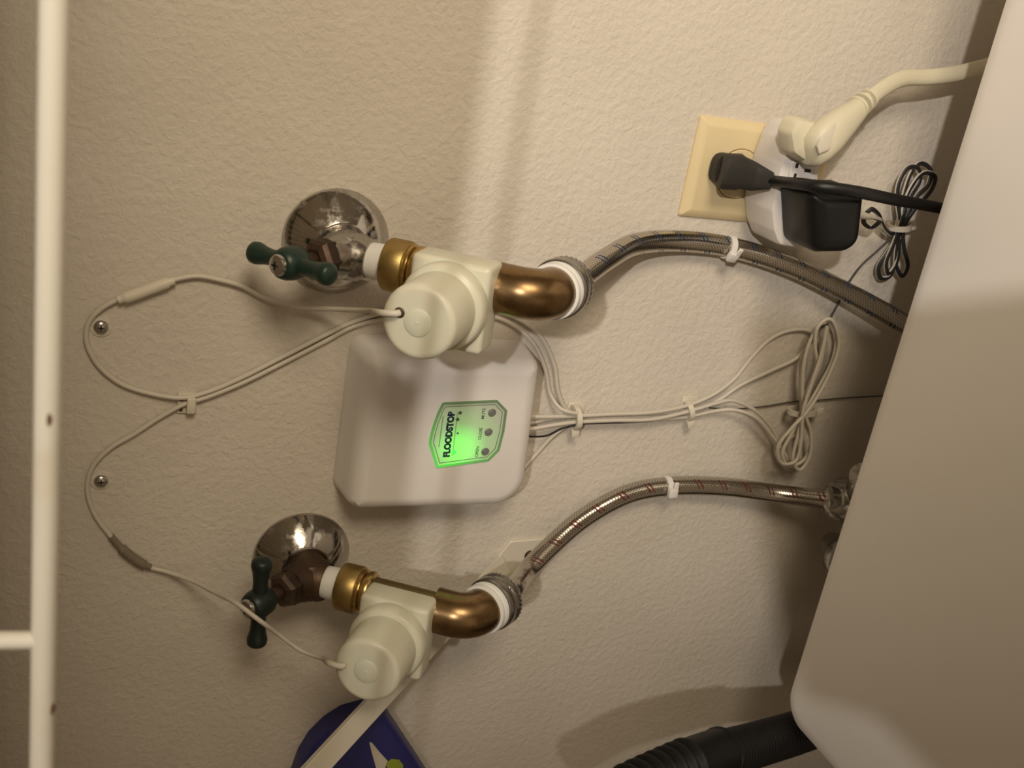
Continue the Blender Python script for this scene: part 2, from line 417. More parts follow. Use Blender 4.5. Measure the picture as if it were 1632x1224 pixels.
# ------------------------------------------------------------------ shutoff valves, motorised valves, elbows
def phillips(bm, o, ax, s, x=None):
    F = frame(ax, x)
    for sx, sy in ((s, s * .22), (s * .22, s)): box(bm, o, (sx * 2, sy * 2, s * .25), F)
    return bm
def valve(O, hb, th, stem_ang, arm_dir, bodym, handlem, xtilt, dirs, s, labels, hl):
    """O: flange centre; th: outlet tilt; s: distances along outlet axis."""
    x = V((1, 0, 0)); a = V((math.sin(xtilt[0]) * .3, -math.sin(th), -math.cos(th))).normalized()
    b = V((math.sin(xtilt[1]), -math.cos(th), math.sin(th))).normalized()
    b = (b - a * b.dot(a)).normalized()
    B = O + V((0, -hb, 0)); stem = V((0, -math.sin(stem_ang), math.cos(stem_ang)))
    # --- shutoff valve
    t = empty('shutoff_valve', O, labels[0], 'valve')
    fl = [(.0336, 0), (.0340, .0006), (.0339, .0014), (.0333, .0022), (.0310, .0052), (.0275, .0090), (.0236, .0126), (.0200, .0155), (.0172, .0176), (.0160, .0184), (.0150, .0180), (.0105, .0178)]
    obj('escutcheon', lathe(bmesh.new(), fl, O, (0, -1, 0), 64), M_chrome, t, angle=60)
    bm = lathe(bmesh.new(), [(.0140, .004), (.0140, hb - .012), (.0150, hb - .006), (.0155, hb), (.0135, hb + .009), (.008, hb + .0135), (.002, hb + .0145)], O, (0, -1, 0), 32)
    lathe(bm, [(.0145, -.006), (.0145, .010), (.0128, .013), (.0128, s['tape'] - .004)], B, a, 32)
    lathe(bm, [(.0142, -.004), (.0140, .010), (.0120, .016), (.0118, .018)], B, stem, 32)
    obj('valve_body', bm, bodym, t, angle=35)
    obj('packing_nut', lathe(bmesh.new(), [(.0120, .016), (.0126, .017), (.0126, .0245), (.0105, .027), (.0072, .0285)], B, stem, 6, arm_dir), M_bronze, t, angle=20)
    obj('stem', lathe(bmesh.new(), [(.0045, .024), (.0045, hl - .004)], B, stem, 16), M_bronze, t)
    H = B + stem * hl
    bm = lathe(bmesh.new(), [(.0072, -.009), (.0092, -.006), (.0100, 0), (.0094, .005), (.0080, .0085), (.0062, .0095)], H, stem, 32)
    arm = (V(arm_dir) - stem * V(arm_dir).dot(stem)).normalized()
    for sg in (-1, 1):
        P = [H + arm * (sg * q) for q in (0, .010, .016, .022, .027, .0305, .0322, .0328)]
        R = [.0052, .0050, .0048, .0055, .0068, .0064, .0040, .0010]
        cum = [0, .010, .016, .022, .027, .0305, .0322, .0328]
        def rad(l, cum=cum, R=R):
            for i in range(7):
                if l <= cum[i + 1] + 1e-7: return R[i] + (R[i + 1] - R[i]) * (l - cum[i]) / (cum[i + 1] - cum[i])
            return R[-1]
        sweep(bm, resample(P, .0012), rad, 18)
    hd = obj('handle', bm, handlem, t, angle=50)
    bm = lathe(bmesh.new(), [(.0062, .0090), (.0064, .0100), (.0056, .0116), (.0030, .0126), (.0004, .0128)], H, stem, 28)
    sc = obj('handle_screw', bm, M_steel, hd)
    BASE[hd] = BASE[t]
    obj('screw_recess', phillips(bmesh.new(), H + stem * .01275, stem, .0024, x), M_dark, hd)
    # --- motorised valve
    t2 = empty('motorised_valve', B + a * s['block'], labels[1], 'valve')
    tp = B + a * s['tape']
    obj('thread_tape', lathe(bmesh.new(), [(.0098, -.0060), (.0108, -.0055), (.0112, .0005), (.0112, .006)], tp, a, 36), M_tape, t2)
    nt = B + a * s['nut']
    bm = lathe(bmesh.new(), [(.0135, -.0085), (.0152, -.0080), (.0162, -.0066), (.0162, .0052), (.0156, .0060), (.0140, .0064)], nt, a, 96, None, .00035)
    obj('knurled_nut', bm, M_brass, t2, angle=60)
    obj('collar', lathe(bmesh.new(), [(.0118, .0058), (.0148, .0062), (.0152, .0072), (.0148, .0086), (.0128, .0092), (.0128, .0105), (.0146, .0110), (.0148, .0132), (.0135, .0150), (.0110, .0156)], nt, a, 48), M_brass_b, t2, angle=50)
    pe = s['elbow'] - .019
    obj('pipe', lathe(bmesh.new(), [(.0115, .012), (.0115, pe - s['nut'])], nt, a, 32), M_pipe, t2)
    F = Matrix((a, a.cross(b) * -1, b)).transposed()
    if F.determinant() < 0: F = Matrix((a, a.cross(b), b)).transposed()
    c = B + a * s['block'] + x * s['off']; l = s['act']
    bl0, bl1 = s.get('b0', .002), s.get('b1', .026)
    obj('base_block', box(bmesh.new(), c + b * ((bl0 + bl1) / 2), (s['bw'], s['bh'], bl1 - bl0), F, .0032, 4), M_plastic, t2)
    r1, r2 = .0252, .0212
    bm = lathe(bmesh.new(), [(r1, bl1 - .001), (r1 + .0003, bl1 + .003), (r1, bl1 + .008), (r1 - .0012, bl1 + .0098), (r2 + .0015, bl1 + .0104), (r2 + .0004, bl1 + .0112),
                             (r2, l - .0030), (r2 - .0008, l - .0012), (r2 - .0024, l - .0002), (r2 - .004, l), (.0002, l)], c, b, 72)
    obj('motor_cap', bm, M_plastic, t2, angle=50)
    obj('cap_boss', lathe(bmesh.new(), [(.0080, l - .0005), (.0078, l + .0005), (.0072, l + .0009), (.0012, l + .0009), (.0010, l + .0013), (.0002, l + .0014)], c, b, 40), M_plastic, t2)
    # --- elbow (part of the same screwed-up assembly)
    ec = B + a * s['elbow']; phi = s['phi']; o2 = V((s.get('ox', 0), math.cos(phi), -math.sin(phi))).normalized()
    R = .0165; ang = a.angle(o2); d = R * math.tan(ang / 2)
    p0 = ec - a * d; p1 = ec + o2 * d; nin = (o2 - a * o2.dot(a)).normalized(); ctr = p0 + nin * R
    P = [p0 - a * .012, p0 - a * .008, p0 - a * .004, p0 - a * .002]
    for k in range(25):
        q = ang * k / 24; P.append(ctr - nin * (R * math.cos(q)) + a * (R * math.sin(q)))
    P += [p1 + o2 * .002, p1 + o2 * .004]
    obj('elbow', sweep(bmesh.new(), P, s.get('er', .0152), 36), M_copper, t2, angle=60)
    return dict(B=B, a=a, b=b, c=c, l=l, ec=ec, o2=o2, end=p1 + o2 * .004, r2=r2, stem=stem, H=H, F=F)

U = valve(V((-.1675, 0, 1.2915)), .0300, .6657, .60, (0.06, -.86, -.50), M_chrome_dark, M_green, (.0899, 0.0), None,
          dict(tape=.0205, nut=.0350, block=.0755, act=.0690, elbow=.1235, phi=.80, bw=.048, bh=.052, off=-.009),
          ('chrome shutoff valve with pitted round flange and green tee handle, near the control box',
           'cream motorised valve on brass pipe partly covering the control box'), .046)
Lw = valve(V((-.3947, 0, 1.291)), .0290, .6136, .62, (1, .05, 0), M_bronze, M_green_d, (.118, .055), None,
          dict(tape=.0160, nut=.0310, block=.0700, act=.0700, elbow=.1140, phi=.95, bw=.047, bh=.052, b0=.006, b1=.028, off=-.013),
          ('brown tarnished shutoff valve with shiny flange and sideways dark green tee handle',
           'cream motorised valve on brass pipe hiding part of the white shelf brace'), .046)

# ------------------------------------------------------------------ braided hoses
def hose(E, pts, mb, label, washer_end):
    t = empty('supply_hose', E['end'], label, 'hose')
    o = E['end']; d = E['o2']
    obj('gasket_ring', lathe(bmesh.new(), [(.0150, -.0015), (.0168, -.001), (.0172, .001), (.0166, .0022), (.0172, .0034), (.0172, .0065), (.0160, .0072)], o, d, 48), M_tape, t)
    bm = lathe(bmesh.new(), [(.0160, .0070), (.0182, .0075), (.0186, .0090), (.0186, .0135), (.0178, .0142)], o, d, 64)
    lathe(bm, [(.0178, .0138), (.0186, .0146), (.0186, .0206), (.0170, .0218), (.0110, .0224)], o, d, 72, None, .0008)
    obj('coupling_nut', bm, M_knurl, t, angle=50)
    obj('ferrule', lathe(bmesh.new(), [(.0092, .0215), (.0096, .024), (.0096, .030), (.0088, .0335), (.0078, .034)], o, d, 36), M_steel, t)
    P = [o + d * .030, o + d * .038] + [V(p) for p in pts]
    obj('braid', sweep(bmesh.new(), resample(spline(P, 14), .0022), .0075, 24), mb, t)
    washer_end(t)
    return t
def upper_end(t):
    p = at(1530, 590, .050)
hoseU_pts = [at(968, 412, .044), at(1010, 390, .026), at(1075, 384, .0125), at(1160, 393, .0100), at(1260, 424, .0130), at(1350, 466, .022), at(1440, 515, .036), at(1520, 566, .044), at(1560, 640, .046)]
hose(U, hoseU_pts, M_braid_blue, 'upper steel braided hose with blue tracer marks running past the wall outlet', lambda t: None)
def lower_end(t):
    # angled chrome couplings on the back of the machine
    p = at(1350, 800, .052)
    bm = sweep(bmesh.new(), resample(spline([at(1318, 797, .048), at(1345, 800, .052), at(1372, 790, .060), at(1382, 760, .070)], 10), .0015), lambda l: .0115 if l < .006 else .0135, 28)
    obj('hose_elbow', bm, M_chrome_dark, t)
    obj('end_nut', lathe(bmesh.new(), [(.012, -.006), (.0165, -.005), (.0172, -.003), (.0172, .009), (.0150, .011)], at(1346, 800, .052), at(1346, 780, .060) - at(1350, 810, .046), 48, None, .0004), M_chrome_dark, t, angle=50)
hoseL_pts = [at(838, 912, .034), at(872, 876, .022), at(930, 826, .0130), at(1000, 788, .0105), at(1062, 776, .0100), at(1150, 776, .0120), at(1240, 787, .022), at(1320, 797, .046)]
hose(Lw, hoseL_pts, M_braid_red, 'lower steel braided hose with red tracer marks curving to the washing machine', lower_end)
# second coupling behind the machine: bend of the other hose coming back up
def second_coupling():
    c = at(1345, 888, .050)
    t = empty('hose_coupling', c, 'round metal hose coupling half hidden behind the washing machine edge', 'coupling')
    ax = V((.15, -.9, .35))
    obj('nut', lathe(bmesh.new(), [(.010, -.004), (.0165, -.003), (.0176, -.001), (.0176, .010), (.0165, .012), (.009, .013)], c, ax, 56, None, .0005), M_chrome_dark, t, angle=50)
    P = [c + V(ax).normalized() * .010, c + V(ax).normalized() * .022 + V((0, 0, -.003)), c + V((.004, -.028, -.03)), c + V((.004, -.028, -.12))]
    obj('hose_stub', sweep(bmesh.new(), resample(spline(P, 8), .003), .0080, 18), M_braid_blue, t)
    bm = lathe(bmesh.new(), [(.011, .003), (.011, -.03)], c, ax, 24)
    obj('inlet', bm, M_steel, t)
second_coupling()

# cable ties on the hoses
def ring_tie(p, axis, r, m, label, head_dir, group='white ties round the hoses', wd=.0045):
    t = empty('cable_tie', p, label, 'cable tie', group)
    ax = V(axis).normalized()
    bm = bmesh.new(); F = frame(ax, head_dir); n = 36; rings = []
    for k in range(n):
        q = 2 * PI * k / n; d = F @ V((math.cos(q), math.sin(q), 0))
        rings.append([bm.verts.new(V(p) + d * rr + ax * z) for rr, z in ((r, -wd / 2), (r + .0014, -wd / 2), (r + .0014, wd / 2), (r, wd / 2))])
    for k in range(n):
        A, B = rings[k], rings[(k + 1) % n]
        for j in range(4): bm.faces.new((A[j], A[(j + 1) % 4], B[(j + 1) % 4], B[j]))
    obj('band', bm, m, t, angle=50)
    hd = V(head_dir) - ax * V(head_dir).dot(ax); hd.normalize()
    F2 = Matrix((ax, ax.cross(hd) * -1 if False else hd.cross(ax), hd)).transposed()
    obj('lock_head', box(bmesh.new(), V(p) + hd * (r + .0026), (wd + .003, .0075, .0045), F2, .0008, 2), m, t)
    obj('tail', box(bmesh.new(), V(p) + hd * (r + .0036) + hd.cross(ax) * .0055 + ax * .002, (wd - .001, .007, .0022), F2, .0005, 1), m, t)
    return t
toc = (CAM - at(1160, 393, .01)).normalized()
ring_tie(at(1160, 393, .0100), at(1185, 398, .0104) - at(1135, 388, .0108), .0076, M_white, 'white cable tie round the upper blue-marked hose', toc + V((-.6, 0, -.1)), None)
ring_tie(at(1062, 776, .0100), at(1085, 775, .0102) - at(1038, 780, .0101), .0076, M_white, 'white cable tie round the lower red-marked hose', toc + V((-.2, 0, -.2)), None)

# ------------------------------------------------------------------ control box
def text_mesh(name, body, origin, ex, ez, en, size, m, parent, extrude=.0001, off=0.0, width=None):
    cu = bpy.data.curves.new(name, 'FONT'); cu.body = body; cu.size = 1.0; cu.extrude = 0; cu.offset = off
    cu.align_x = 'LEFT'; cu.resolution_u = 3
    tmp = bpy.data.objects.new('text_tmp', cu); COL.objects.link(tmp)
    dg = bpy.context.evaluated_depsgraph_get(); me = bpy.data.meshes.new_from_object(tmp.evaluated_get(dg))
    bm = bmesh.new(); bm.from_mesh(me)
    bpy.data.objects.remove(tmp); bpy.data.curves.remove(cu); bpy.data.meshes.remove(me)
    xs = [q.co.x for q in bm.verts]; x0, x1 = min(xs), max(xs)
    sx = size if width is None else width / (x1 - x0)
    for q in bm.verts: q.co = V(origin) + V(ex) * ((q.co.x - x0) * sx) + V(ez) * (q.co.y * size)
    r = bmesh.ops.extrude_face_region(bm, geom=bm.faces[:])
    for q in [g for g in r['geom'] if isinstance(g, bmesh.types.BMVert)]: q.co += V(en) * extrude
    return obj(name, bm, m, parent, smooth=False)
def control_box():
    HF = .036
    poly = rounded_poly([(-.3455, 1.2750), (-.3455, 1.1400), (-.2285, 1.1470), (-.2285, 1.2750)], [.013, .026, .010, .010], 8)
    t = empty('control_box', (-.287, 0, 1.21), 'white plastic control box on the wall with a glowing green label', 'control box')
    L = [(poly, 0), (poly, .0020), (inset_poly(poly, .0006), .0035), (inset_poly(poly, .0028), .024), (inset_poly(poly, .0045), .030), (inset_poly(poly, .0075), .0340), (inset_poly(poly, .0115), .0355), (inset_poly(poly, .0135), HF)]
    obj('housing', stack(bmesh.new(), L, wall3), M_white, t, angle=35)
    # label
    px = [(683, 706), (686, 690), (691, 673), (697, 657), (705, 641), (792, 637), (807.5, 653), (803, 686), (795, 717), (778, 734), (695, 745)]
    q3 = [at(u, v, HF) for u, v in px]; q = [V((p.x, p.z)) for p in q3]
    lab = rounded_poly(q, .0016, 4)
    bm = stack(bmesh.new(), [(lab, HF - .0005), (lab, HF + .0005)], wall3)
    lm = mat('label_with_led_glow', (.50, .55, .45), .35); n = N(lm)
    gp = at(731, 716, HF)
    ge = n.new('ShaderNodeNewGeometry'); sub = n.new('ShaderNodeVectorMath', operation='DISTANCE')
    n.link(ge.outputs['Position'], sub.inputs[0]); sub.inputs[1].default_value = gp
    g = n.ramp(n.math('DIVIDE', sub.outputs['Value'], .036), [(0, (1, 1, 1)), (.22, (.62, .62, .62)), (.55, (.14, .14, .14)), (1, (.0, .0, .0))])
    n.link(n.math('MULTIPLY', g, 1.15), n.p.inputs['Emission Strength']); n.p.inputs['Emission Color'].default_value = (.03, 1.0, .02, 1)  # spread of the LED light put into the label as fading emission
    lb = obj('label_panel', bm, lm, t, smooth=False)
    # rim and printed inner border
    def border(name, d0, d1, z0, z1, m):
        A, B = inset_poly(lab, d0), inset_poly(lab, d1); bm = bmesh.new(); k = len(A)
        ra = [bm.verts.new(wall3(p, z0)) for p in A]; rb = [bm.verts.new(wall3(p, z0)) for p in B]
        rc = [bm.verts.new(wall3(p, z1)) for p in B]; rd = [bm.verts.new(wall3(p, z1)) for p in A]
        for i in range(k):
            j = (i + 1) % k
            for X, Y in ((ra, rb), (rb, rc), (rc, rd), (rd, ra)): bm.faces.new((X[i], X[j], Y[j], Y[i]))
        return obj(name, bm, m, lb, smooth=False)
    sgn = 1
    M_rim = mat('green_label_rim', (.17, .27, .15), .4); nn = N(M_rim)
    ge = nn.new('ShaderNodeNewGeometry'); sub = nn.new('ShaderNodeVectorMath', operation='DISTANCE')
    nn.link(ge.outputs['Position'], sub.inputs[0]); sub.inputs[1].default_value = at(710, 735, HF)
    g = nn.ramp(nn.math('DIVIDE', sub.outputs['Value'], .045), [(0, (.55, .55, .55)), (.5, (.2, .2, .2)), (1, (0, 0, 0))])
    nn.link(g, nn.p.inputs['Emission Strength']); nn.p.inputs['Emission Color'].default_value = (.03, 1, .03, 1)  # LED glow on the rim, likewise put in as emission
    border('label_rim', 0, .0016, HF + .0002, HF + .0011, M_rim)
    border('printed_border', .0030, .0034, HF + .0003, HF + .0006, M_inkg)
    ex = (at(719, 655, HF) - at(710.5, 727, HF)).normalized(); en = V((0, -1, 0)); ez = en.cross(ex) * 1.0
    if ez.z < 0: ez = -ez
    def hline(a, b, wdt, m=M_inkg, nm='printed_line'):
        A, B = at(*a, HF), at(*b, HF); d = (B - A).normalized(); s = V((-d.z, 0, d.x)) * wdt / 2; bm = bmesh.new()
        lo = [A - s, B - s, B + s, A + s]; vs = [bm.verts.new(p + en * .0004) for p in lo] + [bm.verts.new(p + en * .00065) for p in lo]
        for f in ((0, 1, 2, 3), (4, 5, 6, 7), (0, 1, 5, 4), (1, 2, 6, 5), (2, 3, 7, 6), (3, 0, 4, 7)): bm.faces.new([vs[i] for i in f])
        return obj(nm, bm, m, lb, smooth=False)
    W = (at(723, 655, HF) - at(715, 727.5, HF)).length
    text_mesh('lettering', 'FLOODSTOP', at(715.5, 727.5, HF) + en * .0005, ex, ez, en, .0062, M_ink, lb, .0002, .06, W)
    hline((699, 712), (706, 662), .0004); hline((720.5, 726), (729, 657), .0003)
    for txt, a, b in (('OPEN', (761, 728), (765, 711)), ('CLOSE', (766, 700), (770, 681)), ('MUTE', (771, 667), (774.5, 650))):
        wd = (at(*b, HF) - at(*a, HF)).length
        text_mesh('lettering', txt, at(*a, HF) + en * .0005, ex, ez, en, .0030, M_inkg, lb, .00015, .012, wd)
    for u, v in ((783.6, 657), (778, 688), (772.8, 719)):
        o = at(u, v, HF)
        bt = obj('button', lathe(bmesh.new(), [(.0028, .0003), (.0028, .0010), (.0022, .0015), (.0020, .0012), (.0008, .0012), (.0002, .0016)], o, (0, -1, 0), 28), M_btn, t)
    led = lathe(bmesh.new(), [(.0014, .0003), (.0013, .0010), (.0008, .0016), (.0002, .0018)], at(723, 720, HF), (0, -1, 0), 20)
    tag(obj('indicator_lamp', led, M_led, t), 'lit green indicator lamp')
    for (u, v), sz in (((729, 690), .0008), ((729, 668), .0014), ((733, 657.5), .0014)):
        obj('indicator_lamp', lathe(bmesh.new(), [(sz, .0003), (sz * .8, .0008), (.0001, .001)], at(u, v, HF), (0, -1, 0), 16), M_inkg, t)
    # strain relief under the left side
    p = at(748, 776, .010)
    cr = obj('cord_grip', tube([at(728, 773, .009), at(745, 775, .009), at(760, 774, .008)], lambda l: .0040, .001, 14), M_white, t)
    for k in range(4):
        q = at(757 + 5 * k, 774.5, .0085)
        obj('grip_rib', lathe(bmesh.new(), [(.0015, -.0007), (.0036, -.0006), (.0036, .0006), (.0015, .0007)], q, at(780, 773, .008) - at(750, 775, .009), 20), M_white, t)
    for v in (664, 674, 686, 697):
        obj('cable_port', box(bmesh.new(), at(822, v, .012), (.0050, .006, .0040), None, .0008, 2), M_white, t)
control_box()

# ------------------------------------------------------------------ cables
RC = .0017
def cable(name, pts, m, r, label, cat='cable', group=None, **k):
    o = obj(name, tube(pts, r, .0022, 10, **k), m, None, loc=pts[0]); return tag(o, label, cat, group)
def px(lst, h): return [at(p[0], p[1], p[2] if len(p) > 2 else h) for p in lst]
# upper valve cable
cap = U['c'] + U['b'] * (U['l'])
t = empty('valve_cable', at(285, 630, .004), 'white cable from the upper motorised valve with a pale splice sleeve', 'cable')
e0 = U['c'] + U['b'] * (U['l'] * .93)
PU = U['c'] + U['b'] * U['l']; nb = U['b']
entry = onplane(637, 498, PU, nb)
P = [entry + nb * .0010, entry + nb * .0022, onplane(626, 497, PU, nb) + nb * .0034, onplane(610, 496, PU, nb) + nb * .0034, at(590, 495, .062), at(565, 494, .040), at(520, 492, .016), at(470, 490, .007), at(425, 477, .0035), at(385, 456, .003), at(350, 446, .003), at(315, 440, .003), at(285, 444, .003), at(245, 457, .0035),
     at(200, 472, .003), at(160, 493, .0025), at(140, 517, .002), at(138, 545, .002), at(155, 580, .0022), at(190, 610, .0022), at(235, 626, .0025), at(290, 634, .0035),
     at(330, 625, .003), at(385, 602, .003), at(450, 569, .0025), at(520, 533, .002), at(560, 514, .002), at(620, 496, .002), at(720, 486, .002), at(800, 497, .002), at(857, 531, .0025), at(883, 581, .003), at(889, 622, .0035), at(899, 648, .0035), at(910, 657, .0035), at(920, 660, .0035)]
obj('jacket', tube(P, lambda l: .0019 if l < .03 else .0016, .0022, 10), M_whitec, t)
obj('splice_sleeve', tube(px([(278, 447), (262, 452), (235, 462), (210, 471), (188, 478)], .0038), lambda l: .0036 if .003 < l < .030 else .0026, .0015, 14), M_offwhite, t)
obj('cable_boot', lathe(bmesh.new(), [(.0030, .0002), (.0030, .0005), (.0026, .0007), (.0018, .0008)], entry, nb, 20), M_bronze, t)
# lower valve cable
t = empty('valve_cable', at(285, 650, .004), 'white cable from the lower motorised valve with a dark splice sleeve', 'cable')
PL = Lw['c'] + Lw['b'] * Lw['l']; nl = Lw['b']
ent2 = onplane(549, 1059, PL, nl)
P2 = [ent2 + nl * .0010, ent2 + nl * .0022, onplane(539, 1056, PL, nl) + nl * .0034, onplane(529, 1053, PL, nl) + nl * .0034, at(515, 1050, .082), at(480, 1037, .068), at(445, 1012, .066), at(415, 990, .074), at(380, 964, .064), at(340, 943, .036), at(300, 923, .014), at(265, 911, .005), at(235, 903, .003), at(200, 880, .0033), at(175, 853, .003),
      at(150, 818, .0022), at(139, 780, .002), at(147, 745, .002), at(175, 715, .002), at(215, 691, .0022), at(255, 665, .0025), at(292, 645, .0035),
      at(330, 633, .003), at(385, 611, .003), at(450, 579, .0025), at(520, 543, .002), at(562, 521, .002), at(622, 506, .002), at(720, 498, .002), at(800, 509, .002), at(847, 543, .0025), at(869, 588, .003), at(877, 628, .0045), at(892, 650, .0110), at(905, 656, .0148), at(920, 659, .0148)]
obj('jacket', tube(P2, lambda l: .0019 if l < .05 else .0015, .0022, 10), M_whitec, t)
tag(obj('splice_sleeve', tube(px([(240, 904), (225, 898), (205, 884), (188, 868), (177, 855)], .0034), lambda l: .0032 if .003 < l < .024 else .0022, .0015, 14), M_greyr if False else mat('taupe_sleeve', (.20, .165, .12), .6), t), 'darker splice sleeve')

# wall screws inside the cable loops
for v, lab in ((520, 'steel wall screw inside the loop of the upper valve cable'), (765, 'steel wall screw inside the loop of the lower valve cable')):
    c = at(161, v); c.y = 0
    t = empty('wall_screw', c, lab, 'screw')
    obj('anchor_ring', lathe(bmesh.new(), [(.0066, 0), (.0064, .0008), (.0045, .0011)], c, (0, -1, 0), 28), M_wall, t)
    obj('screw_head', lathe(bmesh.new(), [(.0042, .0008), (.0043, .0018), (.0036, .0030), (.0020, .0036), (.0003, .0037)], c, (0, -1, 0), 28), M_steel, t)
    obj('screw_recess', phillips(bmesh.new(), c + V((0, -.0036, 0)), (0, -1, 0), .0018), M_dark, t)
# clip on the wall where both valve cables meet
c = at(298, 641); c.y = 0
t = empty('cable_clip', c, 'small adhesive clip gathering the two valve cables on the wall', 'clip')
F = Matrix((V((1, 0, 0)), V((0, -1, 0)), V((0, 0, -1)))).transposed()
obj('base', box(bmesh.new(), c + V((0, -.001, 0)), (.0140, .002, .0120), None, .0007, 2), M_offwhite, t)
obj('saddle', box(bmesh.new(), c + V((.000, -.0055, -.002)), (.0105, .0035, .0055), None, .001, 2), M_offwhite, t)
for sx in (-1, 1): obj('saddle_post', box(bmesh.new(), c + V((sx * .0046, -.0035, -.002)), (.0018, .0045, .0050), None, .0004, 1), M_offwhite, t)
for sx in (-1, 1): obj('tie_slot', box(bmesh.new(), c + V((sx * .0035, -.0022, .0038)), (.0030, .0016, .0022)), M_bronze, t)

# bundle of white cables from the control box
tie1, tie2 = (915, 667), (1096, 652)
bundle = [
    # each: points (u, v, h)
    [(822, 664, .012), (845, 664, .0115), (880, 664, .0115), (915, 663, .0112), (975, 660, .0112), (1040, 657, .011), (1096, 646, .0095), (1140, 627, .0085), (1172, 602, .0050), (1196, 572, .003), (1228, 540, .003), (1262, 526, .003), (1292, 529, .003),
     (1308, 556, .003), (1302, 590, .003), (1289, 625, .003), (1281, 660, .003), (1268, 690, .003), (1252, 706, .003), (1250, 716, .003)],
    [(822, 674, .012), (848, 673, .0075), (880, 667, .0075), (915, 664, .0074), (975, 661, .0074), (1040, 659, .0074), (1096, 654, .0050), (1138, 642, .0060), (1180, 614, .0068), (1230, 590, .0068), (1270, 570, .0068), (1292, 545, .0068), (1303, 522, .0068), (1322, 512, .0068),
     (1334, 538, .0068), (1326, 578, .0068), (1304, 620, .0068), (1287, 655, .0068), (1274, 690, .0068), (1280, 735, .0068), (1266, 747, .0068), (1245, 738, .0068), (1236, 718, .0068), (1238, 706, .0068)],
    [(822, 686, .012), (850, 683, .0110), (884, 677, .0112), (915, 673, .0112), (975, 670, .0112), (1040, 668, .0112), (1096, 656, .0105), (1140, 643, .0106), (1165, 638, .0106), (1200, 652, .0106), (1228, 680, .0106), (1246, 714, .0106), (1258, 740, .0106), (1274, 745, .0106),
     (1274, 700, .0106), (1277, 655, .0106), (1276, 610, .0106), (1278, 570, .0106), (1284, 556, .0106)],
    [(780, 775, .008), (800, 771, .006), (828, 752, .004), (856, 722, .0030), (884, 692, .0055), (915, 674, .0074), (975, 671, .0074), (1040, 669, .0074), (1096, 664, .0056), (1140, 655, .0070), (1168, 653, .0110), (1202, 664, .0144), (1229, 693, .0144), (1250, 722, .0144),
     (1264, 741, .0144), (1288, 728, .0144), (1293, 700, .0144), (1281, 664, .0144), (1291, 620, .0144), (1308, 575, .0144), (1314, 545, .0144), (1320, 520, .0144)],
]
blab = ['white bundle cable making the uppermost wide loop beside the coil', 'white bundle cable crossing straight into the top of the coil',
        'white bundle cable turning under the tie into the bottom of the coil', 'white cable from the ribbed grip under the control box']
for P, lb in zip(bundle, blab):
    cable('sensor_cable', [at(*p) for p in P], M_whitec, .00155, lb, 'cable')
# hanging coil (several turns of one lead)
turn = []
for k, lp in enumerate((
    [(1279, 655), (1262, 690), (1247, 722), (1258, 743), (1282, 732), (1294, 700), (1281, 655), (1279, 610), (1284, 565), (1298, 530), (1316, 510), (1332, 528), (1328, 570), (1306, 615)],
    [(1284, 655), (1270, 700), (1264, 734), (1275, 749), (1290, 728), (1292, 690), (1283, 655), (1290, 615), (1302, 580), (1299, 552), (1304, 520), (1322, 508), (1337, 545), (1322, 595)],
    [(1287, 655), (1262, 682), (1240, 712), (1246, 738), (1268, 735), (1277, 700), (1280, 655), (1294, 610), (1310, 560), (1318, 520)])):
    turn += [(u, v, .0188 + .0034 * k) for u, v in lp]
cable('coiled_cable', [at(*p) for p in turn], M_whitec, .00145, 'hank of coiled white cable hanging on the wall beside the washing machine', 'cable')
def soft_tie(c, r, axis, label, m, pad=True):
    t = empty('cable_tie', c, label, 'cable tie'); ax = V(axis).normalized(); bm = bmesh.new()
    F = frame(ax, (0, -1, 0)); n = 28; rings = []
    for k in range(n):
        q = 2 * PI * k / n; d = F @ V((math.cos(q) * r[0], math.sin(q) * r[1], 0))
        rings.append([bm.verts.new(V(c) + d * s + ax * z) for s, z in ((1, -.002), (1.28, -.002), (1.28, .002), (1, .002))])
    for k in range(n):
        A, B = rings[k], rings[(k + 1) % n]
        for j in range(4): bm.faces.new((A[j], A[(j + 1) % 4], B[(j + 1) % 4], B[j]))
    obj('band', bm, m, t, angle=50)
    F2 = Matrix((ax, V((0, -1, 0)), ax.cross(V((0, -1, 0))))).transposed()
    obj('lock_head', box(bmesh.new(), V(c) + F2 @ V((0, r[0] * .3, r[1] + .004)), (.006, .0045, .006), F2, .0008, 2), m, t)
    if pad: obj('mount_pad', box(bmesh.new(), V((c[0], -.001, c[2])) + ax * .003, (.018, .002, .014), None, .0007, 2), m, t)
soft_tie(at(916, 665, .0075), (.0078, .0072), at(930, 665) - at(900, 668), 'white tie and pad holding the cable bundle near the control box', M_offwhite)
soft_tie(at(1097, 655, .0072), (.0056, .0062), at(1120, 644) - at(1075, 658), 'white tie and pad where the cable bundle fans out', M_offwhite)
soft_tie(at(1279, 655, .0130), (.0062, .0105), at(1290, 600) - at(1268, 700), 'tie at the waist of the hanging white cable hank', M_whitec, False)
# dark thin leads
cable('sensor_lead', px([(822, 697, .012), (836, 695, .010), (853, 696, .0095), (872, 694, .0095), (895, 683, .009), (925, 676, .0115), (960, 674, .0095), (1000, 673, .008), (1040, 670, .0085), (1070, 662, .009), (1085, 656, .0095)], 0), M_black, .0007, 'thin black lead leaving the bottom of the control box', 'cable')
cable('sensor_lead', px([(1130, 650, .004), (1165, 652, .0028), (1215, 648, .0028), (1265, 640, .0032), (1300, 638, .003), (1350, 634, .003), (1410, 631, .004), (1450, 629, .008)], 0), mat('dark_grey_lead', (.07, .06, .05), .6), .0006, 'thin dark lead running behind the hank towards the washing machine', 'cable')

